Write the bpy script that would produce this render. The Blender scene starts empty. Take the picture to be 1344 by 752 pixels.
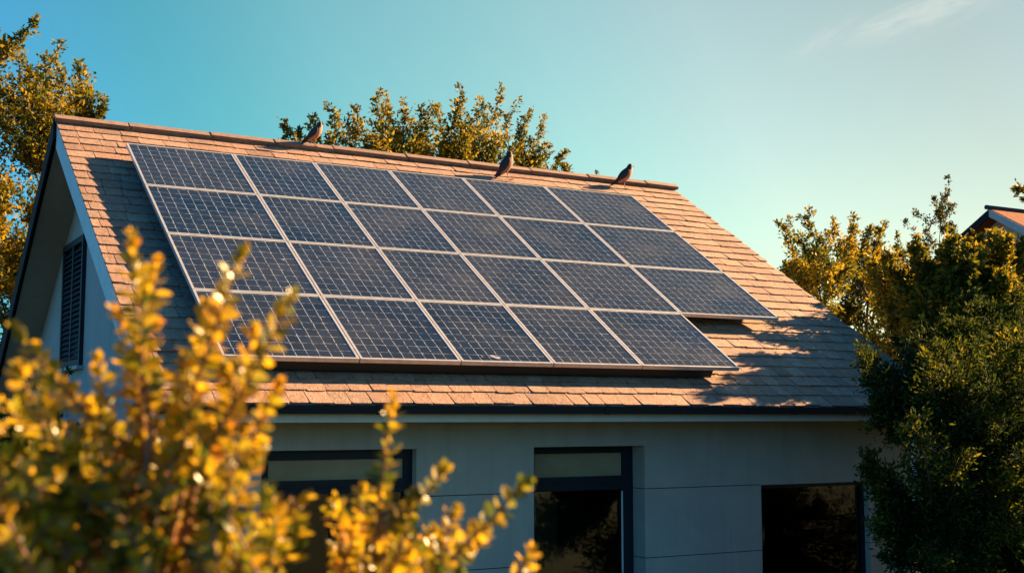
import bpy, bmesh, math, random
import numpy as np
from mathutils import Vector, Matrix
R = math.radians
rng = np.random.default_rng(7)
random.seed(7)
scn = bpy.context.scene
col = scn.collection

# ------------------------------------------------------------------ camera
CZ = 2.75                      # camera height above the ground at the house
FPX, PITCH, YAW = 1634.0, math.atan(169 / 1634.0), R(29.3)
cam_d = bpy.data.cameras.new('camera'); cam = bpy.data.objects.new('camera', cam_d); col.objects.link(cam)
cam.location = (0, 0, CZ); cam.rotation_euler = (R(90) + PITCH, 0, -YAW)
cam_d.sensor_width = 36; cam_d.lens = 36 * FPX / 1344; cam_d.clip_start = .05; cam_d.clip_end = 3000
cam_d.dof.use_dof = True; cam_d.dof.focus_distance = 17.0; cam_d.dof.aperture_fstop = 4.9
scn.camera = cam

# ------------------------------------------------------------------ sun, sky, exposure
SUN_EL, SUN_AZ = R(27), R(88.2)           # azimuth clockwise from +Y
SUN = Vector((math.sin(SUN_AZ) * math.cos(SUN_EL), math.cos(SUN_AZ) * math.cos(SUN_EL), math.sin(SUN_EL)))
sl = bpy.data.lights.new('sun', 'SUN'); so = bpy.data.objects.new('sun', sl); col.objects.link(so)
sl.energy = 5.0; sl.angle = R(.55); sl.color = (1.0, .64, .315)
so.rotation_euler = SUN.to_track_quat('Z', 'Y').to_euler(); so.location = (30, 5, 30)
vs = scn.view_settings; vs.view_transform = 'Standard'; vs.look = 'None'; vs.gamma = 1; vs.use_curve_mapping = False
vs.exposure = 2.3
SKY_STRENGTH = .05

world = bpy.data.worlds.new('World'); scn.world = world; world.use_nodes = True
wt = world.node_tree; wn = wt.nodes; wl = wt.links
bg = wn['Background']; bg.inputs['Strength'].default_value = SKY_STRENGTH
sky = wn.new('ShaderNodeTexSky'); sky.sky_type = 'NISHITA'; sky.sun_disc = False
sky.sun_elevation = SUN_EL; sky.sun_rotation = SUN_AZ
sky.air_density = 1.0; sky.dust_density = 1.6; sky.ozone_density = 2.2; sky.altitude = 0
# sky tint by sun angle: teal away, paler towards it, dimmed closest to cool the shade
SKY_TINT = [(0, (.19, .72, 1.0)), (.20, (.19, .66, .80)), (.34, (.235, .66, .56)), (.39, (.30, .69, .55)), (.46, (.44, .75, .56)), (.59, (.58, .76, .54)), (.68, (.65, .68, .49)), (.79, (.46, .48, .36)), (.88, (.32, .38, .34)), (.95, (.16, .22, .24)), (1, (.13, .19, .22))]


def ray(x, y):
    fw = np.array([math.sin(YAW) * math.cos(PITCH), math.cos(YAW) * math.cos(PITCH), math.sin(PITCH)])
    r = np.array([math.cos(YAW), -math.sin(YAW), 0.]); u = np.cross(r, fw)
    return fw + r * (x - 672) / FPX + u * (376 - y) / FPX


def PY(x, y, Y):
    d = ray(x, y); return d * Y / d[1] + np.array([0, 0, CZ])


def PD(x, y, dist):
    return ray(x, y) * dist + np.array([0, 0, CZ])


def wnode(t, **k):
    n = wn.new(t)
    for a, b in k.items(): setattr(n, a, b)
    return n


def wmath(op, a, b=None):
    n = wn.new('ShaderNodeMath'); n.operation = op
    for i, v in enumerate((a, b)):
        if v is None: continue
        if isinstance(v, (int, float)): n.inputs[i].default_value = v
        else: wl.new(v, n.inputs[i])
    return n.outputs[0]


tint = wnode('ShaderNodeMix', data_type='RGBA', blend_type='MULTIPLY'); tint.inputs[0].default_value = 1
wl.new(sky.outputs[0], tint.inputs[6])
# a few high wisps of cirrus, fixed in the sky by direction
tc = wnode('ShaderNodeTexCoord')
last = tint.outputs[2]
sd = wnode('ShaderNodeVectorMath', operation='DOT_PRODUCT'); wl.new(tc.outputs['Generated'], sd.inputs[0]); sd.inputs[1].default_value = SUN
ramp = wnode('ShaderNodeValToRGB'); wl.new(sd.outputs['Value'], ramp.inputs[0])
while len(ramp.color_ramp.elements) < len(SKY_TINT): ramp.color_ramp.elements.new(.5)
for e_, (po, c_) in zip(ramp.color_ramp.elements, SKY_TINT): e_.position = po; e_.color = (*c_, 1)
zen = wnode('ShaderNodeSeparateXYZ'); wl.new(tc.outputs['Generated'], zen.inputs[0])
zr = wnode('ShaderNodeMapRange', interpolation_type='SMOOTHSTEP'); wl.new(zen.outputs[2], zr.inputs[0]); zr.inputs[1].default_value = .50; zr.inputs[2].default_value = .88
zm = wnode('ShaderNodeMix', data_type='RGBA', blend_type='MULTIPLY'); wl.new(zr.outputs[0], zm.inputs[0]); wl.new(ramp.outputs[0], zm.inputs[6]); zm.inputs[7].default_value = (.20, .80, 1.40, 1)  # upper sky above the view, red cut and blue raised to tint the shade
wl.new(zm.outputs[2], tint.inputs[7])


def wisp(px, py, ang, la, lb, amount, seed):
    global last
    c = Vector(ray(px, py)).normalized()
    e1 = Vector(ray(px + 100 * math.cos(ang), py - 100 * math.sin(ang))).normalized() - c
    e1 = (e1 - c * e1.dot(c)).normalized(); e2 = c.cross(e1)
    def dot(v):
        n = wnode('ShaderNodeVectorMath', operation='DOT_PRODUCT'); wl.new(tc.outputs['Generated'], n.inputs[0]); n.inputs[1].default_value = v
        return n.outputs['Value']
    a, b = dot(e1), dot(e2)
    comb = wnode('ShaderNodeCombineXYZ'); wl.new(wmath('MULTIPLY', a, 1 / la), comb.inputs[0]); wl.new(wmath('MULTIPLY', b, 1 / lb), comb.inputs[1]); comb.inputs[2].default_value = seed
    nz = wnode('ShaderNodeTexNoise'); nz.inputs['Scale'].default_value = 1.1; nz.inputs['Detail'].default_value = 5; nz.inputs['Roughness'].default_value = .62
    nz.inputs['Distortion'].default_value = .8
    wl.new(comb.outputs[0], nz.inputs['Vector'])
    g = wmath('ADD', wmath('POWER', wmath('ABSOLUTE', wmath('DIVIDE', a, la)), 2), wmath('POWER', wmath('ABSOLUTE', wmath('DIVIDE', b, lb)), 2))
    g = wmath('POWER', 2.718, wmath('MULTIPLY', g, -1.0))
    front = wmath('GREATER_THAN', dot(c), .5)
    v = wmath('MULTIPLY', wmath('MULTIPLY', g, front), wmath('MAXIMUM', wmath('MULTIPLY', wmath('SUBTRACT', nz.outputs['Fac'], .33), 3.0), 0))
    v = wmath('MINIMUM', wmath('MULTIPLY', v, amount), 1)
    m = wnode('ShaderNodeMix', data_type='RGBA'); wl.new(v, m.inputs[0]); wl.new(last, m.inputs[6])
    m.inputs[7].default_value = (2.9, 3.2, 2.95, 1)
    last = m.outputs[2]


wisp(1195, 22, R(20), .045, .0085, .8, 1.7)
wisp(1255, 2, R(24), .05, .012, .65, 4.2)
wisp(1078, 52, R(33), .024, .0055, .55, 9.1)
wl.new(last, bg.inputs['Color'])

cy = scn.cycles
cy.use_denoising = True
try: cy.denoiser = 'OPENIMAGEDENOISE'
except Exception: pass
cy.max_bounces = 6; cy.diffuse_bounces = 3; cy.glossy_bounces = 3; cy.transmission_bounces = 4; cy.transparent_max_bounces = 4
cy.caustics_reflective = False; cy.caustics_refractive = False; cy.sample_clamp_indirect = 6

# ------------------------------------------------------------------ materials
def mat(name, base, rough=.7, metal=0., spec=.4, noise=None, bump=None, island=None, coat=0.):
    m = bpy.data.materials.new(name); m.use_nodes = True
    nt = m.node_tree; N = nt.nodes; L = nt.links
    p = N['Principled BSDF']
    p.inputs['Base Color'].default_value = (*base, 1); p.inputs['Roughness'].default_value = rough
    p.inputs['Metallic'].default_value = metal; p.inputs['Specular IOR Level'].default_value = spec
    p.inputs['Coat Weight'].default_value = coat
    out = None
    geo = N.new('ShaderNodeNewGeometry'); 
    if noise:
        scale, c2, lo, hi = noise
        nz = N.new('ShaderNodeTexNoise'); nz.inputs['Scale'].default_value = scale; nz.inputs['Detail'].default_value = 6; nz.inputs['Roughness'].default_value = .6
        L.new(geo.outputs['Position'], nz.inputs['Vector'])
        mr = N.new('ShaderNodeMapRange'); mr.inputs[1].default_value = lo; mr.inputs[2].default_value = hi
        L.new(nz.outputs['Fac'], mr.inputs[0])
        mx = N.new('ShaderNodeMix'); mx.data_type = 'RGBA'; L.new(mr.outputs[0], mx.inputs[0])
        mx.inputs[6].default_value = (*base, 1); mx.inputs[7].default_value = (*c2, 1)
        out = mx.outputs[2]
    if island:
        cr = N.new('ShaderNodeValToRGB'); L.new(geo.outputs['Random Per Island'], cr.inputs[0])
        els = cr.color_ramp.elements
        while len(els) < len(island): els.new(.5)
        for i, c in enumerate(island):
            els[i].position = i / (len(island) - 1); els[i].color = (*c, 1)
        if out:
            mm = N.new('ShaderNodeMix'); mm.data_type = 'RGBA'; mm.blend_type = 'MULTIPLY'; mm.inputs[0].default_value = 1
            L.new(out, mm.inputs[6]); L.new(cr.outputs[0], mm.inputs[7]); out = mm.outputs[2]
        else: out = cr.outputs[0]
    if out: L.new(out, p.inputs['Base Color'])
    if bump:
        bs, st, dist = bump
        bn = N.new('ShaderNodeTexNoise'); bn.inputs['Scale'].default_value = bs; bn.inputs['Detail'].default_value = 8
        L.new(geo.outputs['Position'], bn.inputs['Vector'])
        b = N.new('ShaderNodeBump'); b.inputs['Strength'].default_value = st; b.inputs['Distance'].default_value = dist
        L.new(bn.outputs['Fac'], b.inputs['Height']); L.new(b.outputs[0], p.inputs['Normal'])
    return m


def leaf_mat(name, cols, transl=.4, rough=.45, spec=.4, clump=(1.2, .75, 1.15), tcol=(1.25, 1.1, .6)):
    m = bpy.data.materials.new(name); m.use_nodes = True
    nt = m.node_tree; N = nt.nodes; L = nt.links
    p = N['Principled BSDF']; p.inputs['Roughness'].default_value = rough; p.inputs['Specular IOR Level'].default_value = spec
    geo = N.new('ShaderNodeNewGeometry')
    nz = N.new('ShaderNodeTexNoise'); nz.inputs['Scale'].default_value = clump[0]; nz.inputs['Detail'].default_value = 2
    L.new(geo.outputs['Position'], nz.inputs['Vector'])
    # leaf kind: half by leaf, half by clump
    ad = N.new('ShaderNodeMath'); ad.operation = 'MULTIPLY_ADD'; L.new(geo.outputs['Random Per Island'], ad.inputs[0]); ad.inputs[1].default_value = .6
    mr = N.new('ShaderNodeMapRange'); mr.inputs[1].default_value = .3; mr.inputs[2].default_value = .7; mr.inputs[3].default_value = -.1; mr.inputs[4].default_value = .5
    L.new(nz.outputs['Fac'], mr.inputs[0]); L.new(mr.outputs[0], ad.inputs[2])
    cr = N.new('ShaderNodeValToRGB'); L.new(ad.outputs[0], cr.inputs[0])
    els = cr.color_ramp.elements
    while len(els) < len(cols): els.new(.5)
    for i, c in enumerate(cols): els[i].position = i / (len(cols) - 1); els[i].color = (*c, 1)
    L.new(cr.outputs[0], p.inputs['Base Color'])
    tr = N.new('ShaderNodeBsdfTranslucent')
    tm = N.new('ShaderNodeMix'); tm.data_type = 'RGBA'; tm.blend_type = 'MULTIPLY'; tm.inputs[0].default_value = 1
    L.new(cr.outputs[0], tm.inputs[6]); tm.inputs[7].default_value = (*tcol, 1); L.new(tm.outputs[2], tr.inputs['Color'])
    ms = N.new('ShaderNodeMixShader'); ms.inputs[0].default_value = transl
    L.new(p.outputs[0], ms.inputs[1]); L.new(tr.outputs[0], ms.inputs[2])
    L.new(ms.outputs[0], N['Material Output'].inputs['Surface'])
    return m


M = {}
M['tile'] = mat('clay_shingle', (.355, .222, .155), .8, noise=(16, (.205, .125, .09), .38, .72), bump=(45, .8, .012),
                island=[(.66, .62, .62), (1.0, .93, .88), (.85, .87, .9), (1.12, 1.0, .93), (.76, .7, .66), (1.0, 1.02, 1.04), (1.15, 1.1, 1.08)])
M['underlay'] = mat('roof_underlay', (.045, .04, .04), .9)
M['ridge'] = mat('ridge_cap', (.27, .175, .13), .75, noise=(12, (.175, .115, .09), .35, .7), bump=(50, .4, .01), island=[(.85, .82, .8), (1.05, 1, .98), (.95, .95, .95)])
M['white_paint'] = mat('white_paint', (.58, .58, .56), .5, noise=(5, (.48, .48, .47), .3, .8), bump=(30, .1, .003))
M['grey_paint'] = mat('grey_paint', (.34, .34, .33), .5, noise=(5, (.29, .29, .285), .3, .8))
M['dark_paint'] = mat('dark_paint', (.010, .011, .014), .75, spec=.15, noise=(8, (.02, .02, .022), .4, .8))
M['gutter'] = mat('dark_gutter', (.007, .008, .012), .6, spec=.2)
M['drip'] = mat('drip_metal', (.5, .46, .42), .4, metal=.5)
M['stucco'] = mat('stucco', (.41, .375, .335), .85, noise=(2.2, (.35, .32, .285), .35, .75), bump=(140, .35, .004))
M['soffit'] = mat('soffit_board', (.40, .335, .27), .7, noise=(4, (.33, .28, .23), .3, .8))
def weather(m, scale, lo, hi, amount, colr):
    """stains and runs with a shape of their own, laid over a material's colour"""
    n_ = m.node_tree; g_ = [q for q in n_.nodes if q.type == 'NEW_GEOMETRY'][0]
    mp = n_.nodes.new('ShaderNodeMapping'); mp.inputs['Scale'].default_value = scale
    sn = n_.nodes.new('ShaderNodeTexNoise'); sn.inputs['Detail'].default_value = 7; sn.inputs['Scale'].default_value = 1; sn.inputs['Roughness'].default_value = .62
    n_.links.new(g_.outputs['Position'], mp.inputs[0]); n_.links.new(mp.outputs[0], sn.inputs['Vector'])
    sr = n_.nodes.new('ShaderNodeMapRange'); sr.inputs[1].default_value = lo; sr.inputs[2].default_value = hi; sr.inputs[3].default_value = 0; sr.inputs[4].default_value = amount
    n_.links.new(sn.outputs['Fac'], sr.inputs[0])
    sm = n_.nodes.new('ShaderNodeMix'); sm.data_type = 'RGBA'; sm.inputs[7].default_value = (*colr, 1)
    p_ = n_.nodes['Principled BSDF']; old = p_.inputs['Base Color'].links[0].from_socket
    n_.links.new(old, sm.inputs[6]); n_.links.new(sr.outputs[0], sm.inputs[0]); n_.links.new(sm.outputs[2], p_.inputs['Base Color'])


weather(M['stucco'], (7, 7, .5), .5, .8, .32, (.20, .175, .15))
weather(M['stucco'], (1.1, 1.1, 1.4), .52, .75, .22, (.24, .22, .20))
weather(M['tile'], (2.6, .7, .7), .5, .78, .5, (.13, .088, .07))
weather(M['tile'], (22, 22, 22), .64, .74, .55, (.16, .15, .10))
weather(M['ridge'], (5, 5, 5), .5, .75, .5, (.12, .09, .075))
M['louvre'] = mat('louvre_slats', (.010, .013, .019), .7, spec=.15)
M['groove'] = mat('joint', (.05, .05, .05), .9)
M['frame'] = mat('window_frame', (.008, .013, .022), .55, spec=.22)
M['glass'] = mat('dark_glass', (.006, .006, .006), .06, spec=.45)
_n = M['glass'].node_tree; _p = _n.nodes['Principled BSDF']; _n.nodes.remove(_p)
_t = _n.nodes.new('ShaderNodeBsdfTransparent'); _t.inputs[0].default_value = (.72, .76, .76, 1)
_gl = _n.nodes.new('ShaderNodeBsdfGlossy'); _gl.inputs['Roughness'].default_value = .03
_fr = _n.nodes.new('ShaderNodeFresnel'); _fr.inputs[0].default_value = 1.6
_ms = _n.nodes.new('ShaderNodeMixShader'); _n.links.new(_fr.outputs[0], _ms.inputs[0]); _n.links.new(_t.outputs[0], _ms.inputs[1]); _n.links.new(_gl.outputs[0], _ms.inputs[2])
_n.links.new(_ms.outputs[0], _n.nodes['Material Output'].inputs[0])
M['curtain'] = mat('curtain_cloth', (.15, .15, .14), .9)
M['brown_curtain'] = mat('brown_curtain', (.12, .075, .04), .9)
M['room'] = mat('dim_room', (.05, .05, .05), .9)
M['reflection_tan'] = mat('painted_reflection', (.36, .27, .17), .5, spec=.15, noise=(3, (.27, .205, .13), .3, .7))  # tan base colour stands in for the reflection in the transom panes
M['alu'] = mat('panel_frame', (.60, .58, .56), .38, metal=.5, noise=(14, (.44, .42, .40), .4, .75))
M['black_metal'] = mat('black_rail', (.012, .012, .013), .5)
M['bark'] = mat('bark', (.09, .06, .042), .9, noise=(14, (.05, .035, .028), .35, .7), bump=(40, .6, .02))
M['twig'] = mat('reddish_twig', (.30, .12, .05), .6, noise=(60, (.12, .06, .035), .35, .7))
M['grass'] = mat('grass_ground', (.035, .05, .018), .95, noise=(.8, (.06, .06, .028), .35, .7), bump=(25, .8, .05))
M['leaf_gold'] = leaf_mat('golden_leaf', [(.024, .044, .010), (.075, .092, .012), (.25, .19, .014), (.40, .265, .018)], .45, rough=.6, spec=.25)
M['leaf_olive'] = leaf_mat('olive_leaf', [(.014, .026, .010), (.035, .045, .012), (.11, .10, .014), (.26, .175, .016)], .38, rough=.6, spec=.25)
M['leaf_dark'] = leaf_mat('dark_leaf', [(.008, .018, .008), (.016, .032, .010), (.055, .078, .014), (.25, .215, .018)], .40, rough=.75, spec=.05)
M['leaf_shrub'] = leaf_mat('shrub_leaf', [(.022, .052, .010), (.095, .125, .012), (.28, .235, .017), (.48, .33, .021), (.47, .285, .020), (.40, .16, .020)], .52, rough=.30, spec=.6, clump=(7, .8, 1.1))


def panel_mat():
    m = bpy.data.materials.new('solar_cells'); m.use_nodes = True
    nt = m.node_tree; N = nt.nodes; L = nt.links; p = N['Principled BSDF']
    uv = N.new('ShaderNodeUVMap'); uv.uv_map = 'cells'
    geo = N.new('ShaderNodeNewGeometry')
    dn = N.new('ShaderNodeTexNoise'); dn.inputs['Scale'].default_value = 9; dn.inputs['Detail'].default_value = 2
    L.new(geo.outputs['Position'], dn.inputs['Vector'])
    off = N.new('ShaderNodeVectorMath'); off.operation = 'MULTIPLY_ADD'; L.new(dn.outputs['Color'], off.inputs[0]); off.inputs[1].default_value = (.16, .16, 0)
    L.new(uv.outputs[0], off.inputs[2])
    sp = N.new('ShaderNodeSeparateXYZ'); L.new(off.outputs[0], sp.inputs[0])
    def M_(op, a, b=None, c=None):
        n = N.new('ShaderNodeMath'); n.operation = op
        for i, v in enumerate((a, b, c)):
            if v is None: continue
            if isinstance(v, (int, float)): n.inputs[i].default_value = v
            else: L.new(v, n.inputs[i])
        return n.outputs[0]
    def line(v, w, k=1.0):
        f = M_('FRACT', M_('MULTIPLY', v, k)); d = M_('ABSOLUTE', M_('SUBTRACT', f, .5))
        return M_('GREATER_THAN', d, .5 - w)
    lx, ly = line(sp.outputs[0], .030), line(sp.outputs[1], .022)
    bx = line(sp.outputs[1], .035, 3.0)
    g = N.new('ShaderNodeTexNoise'); g.inputs['Scale'].default_value = 26; g.inputs['Detail'].default_value = 3; L.new(geo.outputs['Position'], g.inputs['Vector'])
    gl = N.new('ShaderNodeMapRange'); gl.inputs[1].default_value = .35; gl.inputs[2].default_value = .68; gl.inputs[3].default_value = .12; gl.inputs[4].default_value = 1.25  # noise paints random glints into the brightness of the grid lines
    L.new(g.outputs['Fac'], gl.inputs[0])
    ln = M_('MULTIPLY', M_('MAXIMUM', lx, M_('MULTIPLY', ly, .75)), gl.outputs[0])
    ln = M_('MAXIMUM', ln, M_('MULTIPLY', bx, .10))
    fl = N.new('ShaderNodeVectorMath'); fl.operation = 'FLOOR'; L.new(off.outputs[0], fl.inputs[0])
    ad = N.new('ShaderNodeVectorMath'); ad.operation = 'ADD'; L.new(fl.outputs[0], ad.inputs[0])
    oi = N.new('ShaderNodeObjectInfo'); cb = N.new('ShaderNodeCombineXYZ'); L.new(M_('MULTIPLY', oi.outputs['Random'], 97.0), cb.inputs[2]); L.new(cb.outputs[0], ad.inputs[1])
    wn_ = N.new('ShaderNodeTexWhiteNoise'); L.new(ad.outputs[0], wn_.inputs[0])
    cell = N.new('ShaderNodeMix'); cell.data_type = 'RGBA'; L.new(wn_.outputs[0], cell.inputs[0])
    cell.inputs[6].default_value = (.002, .006, .015, 1); cell.inputs[7].default_value = (.007, .014, .031, 1)
    mx = N.new('ShaderNodeMix'); mx.data_type = 'RGBA'; L.new(ln, mx.inputs[0]); L.new(cell.outputs[2], mx.inputs[6]); mx.inputs[7].default_value = (.32, .345, .39, 1)
    # thin dust film
    du = N.new('ShaderNodeTexNoise'); du.inputs['Scale'].default_value = 1.3; du.inputs['Detail'].default_value = 5; L.new(geo.outputs['Position'], du.inputs['Vector'])
    dm = N.new('ShaderNodeMapRange'); dm.inputs[1].default_value = .35; dm.inputs[2].default_value = .95; dm.inputs[3].default_value = 0.0; dm.inputs[4].default_value = .06
    pv = N.new('ShaderNodeMath'); pv.operation = 'MULTIPLY_ADD'; L.new(oi.outputs['Random'], pv.inputs[0]); pv.inputs[1].default_value = .22; L.new(du.outputs['Fac'], pv.inputs[2])
    L.new(pv.outputs[0], dm.inputs[0])
    mx2 = N.new('ShaderNodeMix'); mx2.data_type = 'RGBA'; L.new(dm.outputs[0], mx2.inputs[0]); L.new(mx.outputs[2], mx2.inputs[6]); mx2.inputs[7].default_value = (.4, .35, .3, 1)
    # odd specks of droppings and grit
    dr_ = N.new('ShaderNodeTexNoise'); dr_.inputs['Scale'].default_value = 5.5; dr_.inputs['Detail'].default_value = 3; L.new(geo.outputs['Position'], dr_.inputs['Vector'])
    dk = N.new('ShaderNodeMapRange'); dk.inputs[1].default_value = .735; dk.inputs[2].default_value = .76; dk.inputs[4].default_value = .7; L.new(dr_.outputs['Fac'], dk.inputs[0])
    mx3 = N.new('ShaderNodeMix'); mx3.data_type = 'RGBA'; L.new(dk.outputs[0], mx3.inputs[0]); L.new(mx2.outputs[2], mx3.inputs[6]); mx3.inputs[7].default_value = (.45, .44, .42, 1)
    L.new(mx3.outputs[2], p.inputs['Base Color'])
    rr = N.new('ShaderNodeMapRange'); rr.inputs[1].default_value = .3; rr.inputs[2].default_value = .75; rr.inputs[3].default_value = .14; rr.inputs[4].default_value = .34
    L.new(du.outputs['Fac'], rr.inputs[0]); L.new(rr.outputs[0], p.inputs['Roughness'])
    p.inputs['Specular IOR Level'].default_value = .42
    wv = N.new('ShaderNodeTexNoise'); wv.inputs['Scale'].default_value = 3; L.new(geo.outputs['Position'], wv.inputs['Vector'])
    b = N.new('ShaderNodeBump'); b.inputs['Strength'].default_value = .08; b.inputs['Distance'].default_value = .02; L.new(wv.outputs['Fac'], b.inputs['Height']); L.new(b.outputs[0], p.inputs['Normal'])
    return m


M['cells'] = panel_mat()

# ------------------------------------------------------------------ mesh helpers
def link_mesh(name, verts, faces, m, parent=None, smooth=False):
    me = bpy.data.meshes.new(name); me.from_pydata([tuple(v) for v in verts], [], faces); me.update()
    o = bpy.data.objects.new(name, me); col.objects.link(o)
    for mm in (m if isinstance(m, (list, tuple)) else [m]): me.materials.append(mm)
    if smooth: me.polygons.foreach_set('use_smooth', [True] * len(me.polygons))
    if parent: o.parent = parent
    return o


class MB:
    def __init__(s): s.v = []; s.f = []; s.mi = []
    def add(s, verts, faces, mi=0):
        b = len(s.v); s.v += [tuple(map(float, v)) for v in verts]; s.f += [tuple(b + i for i in f) for f in faces]; s.mi += [mi] * len(faces); return s
    def box(s, x0, x1, y0, y1, z0, z1, mi=0):
        v = [(x0, y0, z0), (x1, y0, z0), (x1, y1, z0), (x0, y1, z0), (x0, y0, z1), (x1, y0, z1), (x1, y1, z1), (x0, y1, z1)]
        return s.add(v, [(0, 3, 2, 1), (4, 5, 6, 7), (0, 1, 5, 4), (1, 2, 6, 5), (2, 3, 7, 6), (3, 0, 4, 7)], mi)
    def hexa(s, v8, mi=0):
        return s.add(v8, [(0, 3, 2, 1), (4, 5, 6, 7), (0, 1, 5, 4), (1, 2, 6, 5), (2, 3, 7, 6), (3, 0, 4, 7)], mi)
    def prism(s, poly, x0, x1, mi=0):          # polygon in (Y,Z) extruded along X
        n = len(poly)
        v = [(x0, a, b) for a, b in poly] + [(x1, a, b) for a, b in poly]
        return s.add(v, [tuple(range(n))[::-1], tuple(range(n, 2 * n))] + [(i, (i + 1) % n, n + (i + 1) % n, n + i) for i in range(n)], mi)
    def tube(s, pts, rads, n=6, mi=0, cap=True):
        pts = np.asarray(pts, float); k = len(pts)
        tan = np.gradient(pts, axis=0); tan /= np.linalg.norm(tan, axis=1)[:, None] + 1e-9
        ref = np.array([.31, .17, .94]) if abs(tan[0] @ np.array([.31, .17, .94])) < .9 else np.array([1., 0, 0])
        a = np.cross(tan, ref); a /= np.linalg.norm(a, axis=1)[:, None] + 1e-9; b = np.cross(tan, a)
        th = np.linspace(0, 2 * np.pi, n, endpoint=False)
        v = (pts[:, None] + (a[:, None] * np.cos(th)[None, :, None] + b[:, None] * np.sin(th)[None, :, None]) * np.asarray(rads)[:, None, None]).reshape(-1, 3)
        f = [(i * n + j, i * n + (j + 1) % n, (i + 1) * n + (j + 1) % n, (i + 1) * n + j) for i in range(k - 1) for j in range(n)]
        if cap: f += [tuple(range(n))[::-1], tuple(range((k - 1) * n, k * n))]
        return s.add(v, f, mi)
    def build(s, name, m, parent=None, smooth=False, bevel=0):
        o = link_mesh(name, s.v, s.f, m, parent, smooth)
        if any(s.mi): o.data.polygons.foreach_set('material_index', s.mi)
        if bevel:
            bm = bmesh.new(); bm.from_mesh(o.data); bmesh.ops.recalc_face_normals(bm, faces=bm.faces)
            bmesh.ops.bevel(bm, geom=[e for e in bm.edges if e.calc_face_angle(0) > .5], offset=bevel, segments=2, affect='EDGES', profile=.7); bm.to_mesh(o.data); bm.free()
        return o


def empty(name, loc=(0, 0, 0)):
    o = bpy.data.objects.new(name, None); col.objects.link(o); o.location = loc; o.empty_display_size = .2; return o


def tag(o, label, cat, group=None, kind=None):
    if label: o['label'] = label
    if cat: o['category'] = cat
    if group: o['group'] = group
    if kind: o['kind'] = kind
    return o


def adopt(root):
    """children are modelled in world space: shift them so that they stay put under the moved root"""
    bpy.context.view_layer.update()
    def sub(o):
        for c in o.children:
            if o is root: c.matrix_parent_inverse = Matrix.Translation(-Vector(root.location))
            sub(c)
    sub(root)

# ------------------------------------------------------------------ ground
def gz(x, y):
    t = np.clip((9.5 - y) / 6.0, 0, 1); return 1.15 * t * t * (3 - 2 * t)
ys = np.concatenate([[-400, -100, -30, -10], np.linspace(0, 14, 40), [20, 40, 100, 400, 900]])
xs = np.array([-900, -200, -50, -20, -10, -5, 0, 5, 10, 20, 50, 200, 900.])
gv = [(x, y, gz(x, y) + .0) for y in ys for x in xs]
nx = len(xs)
gf = [(j * nx + i, j * nx + i + 1, (j + 1) * nx + i + 1, (j + 1) * nx + i) for j in range(len(ys) - 1) for i in range(nx - 1)]
tag(link_mesh('ground', gv, gf, M['grass'], smooth=True), 'grassy garden ground around the house', None, None, 'structure')

# ------------------------------------------------------------------ house
TH = R(32.7); CT, ST = math.cos(TH), math.sin(TH)
EY, EZ = 11.5, CZ + .129                      # tile surface at the eave
SL = 7.15                                     # slope length
RY, RZ = EY + SL * CT, EZ + SL * ST           # ridge
RX0, RX1 = 2.72, 13.10                        # verges
WX0, WX1, WY = 3.22, 12.95, 12.10             # walls
BY = 2 * RY - EY                              # back eave


def RP(x, s, h=0.):                           # point on the front slope: along ridge, up slope, off the surface
    return (x, EY + s * CT - h * ST, EZ + s * ST + h * CT)


def RB(x, s, h=0.):                           # the back slope, mirrored
    a = RP(x, s, h); return (x, 2 * RY - a[1], a[2])


house = empty('house', (8, 17.5, 0))
tag(house, 'pale stucco house with a brown shingled gable roof carrying the solar array', 'house')

# roof slab: both slopes
mb = MB()
T0, T1 = -.035, -.16
prof = [RP(0, 0, T0)[1:], RP(0, SL, T0)[1:], RB(0, 0, T0)[1:], RB(0, 0, T1)[1:], (RY, RP(0, SL, T0)[2] - .16 / CT + .0), RP(0, 0, T1)[1:]]
prof[1] = (RY, RZ + T0 / CT); prof[4] = (RY, RZ + T1 / CT)
mb.prism(prof, RX0 + .035, RX1 - .035)
roof = mb.build('roof', M['underlay'], house)

# shingles of the front slope, one course above another, each a thin slab with eased lower corners
v, f = [], []
EXPO = .236
ncourse = int(math.ceil((SL - .02) / EXPO))
for c in range(ncourse):
    s0 = c * EXPO - .015
    wmin, wmax = (.19, .27) if c < 4 else ((.19, .32) if c < 10 else (.20, .42))
    x = RX0 - random.uniform(0, .2)
    while x < RX1:
        w = random.uniform(wmin, wmax); x0, x1 = max(x, RX0), min(x + w - .007, RX1)
        x += w
        if x1 - x0 < .04: continue
        dz = random.uniform(-.004, .006); ds = random.uniform(-.012, .012)
        e = min(.022, (x1 - x0) * .2); th = .016
        tilt = random.uniform(-.004, .004)
        s1 = min(s0 + EXPO + .05, SL)
        out = [(x0, s1), (x0, s0 + ds + e), (x0 + e * .35, s0 + ds + e * .3), (x0 + e, s0 + ds), (x1 - e, s0 + ds), (x1 - e * .35, s0 + ds + e * .3), (x1, s0 + ds + e), (x1, s1)]
        b = len(v)
        for top in (1, 0):
            for (a, s) in out:
                k = (s - s0) / (EXPO + .05)              # upper end tucks under the next course
                h = .002 - .018 * k + dz * (1 - k) + tilt * ((a - x0) / w - .5)
                v.append(RP(a, s, h + (0 if top else -th)))
        n = len(out)
        f.append(tuple(b + i for i in range(n)))
        f += [(b + (i + 1) % n, b + i, b + n + i, b + n + (i + 1) % n) for i in range(n)]
tiles = link_mesh('roof_shingles', v, f, M['tile'], roof)
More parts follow.
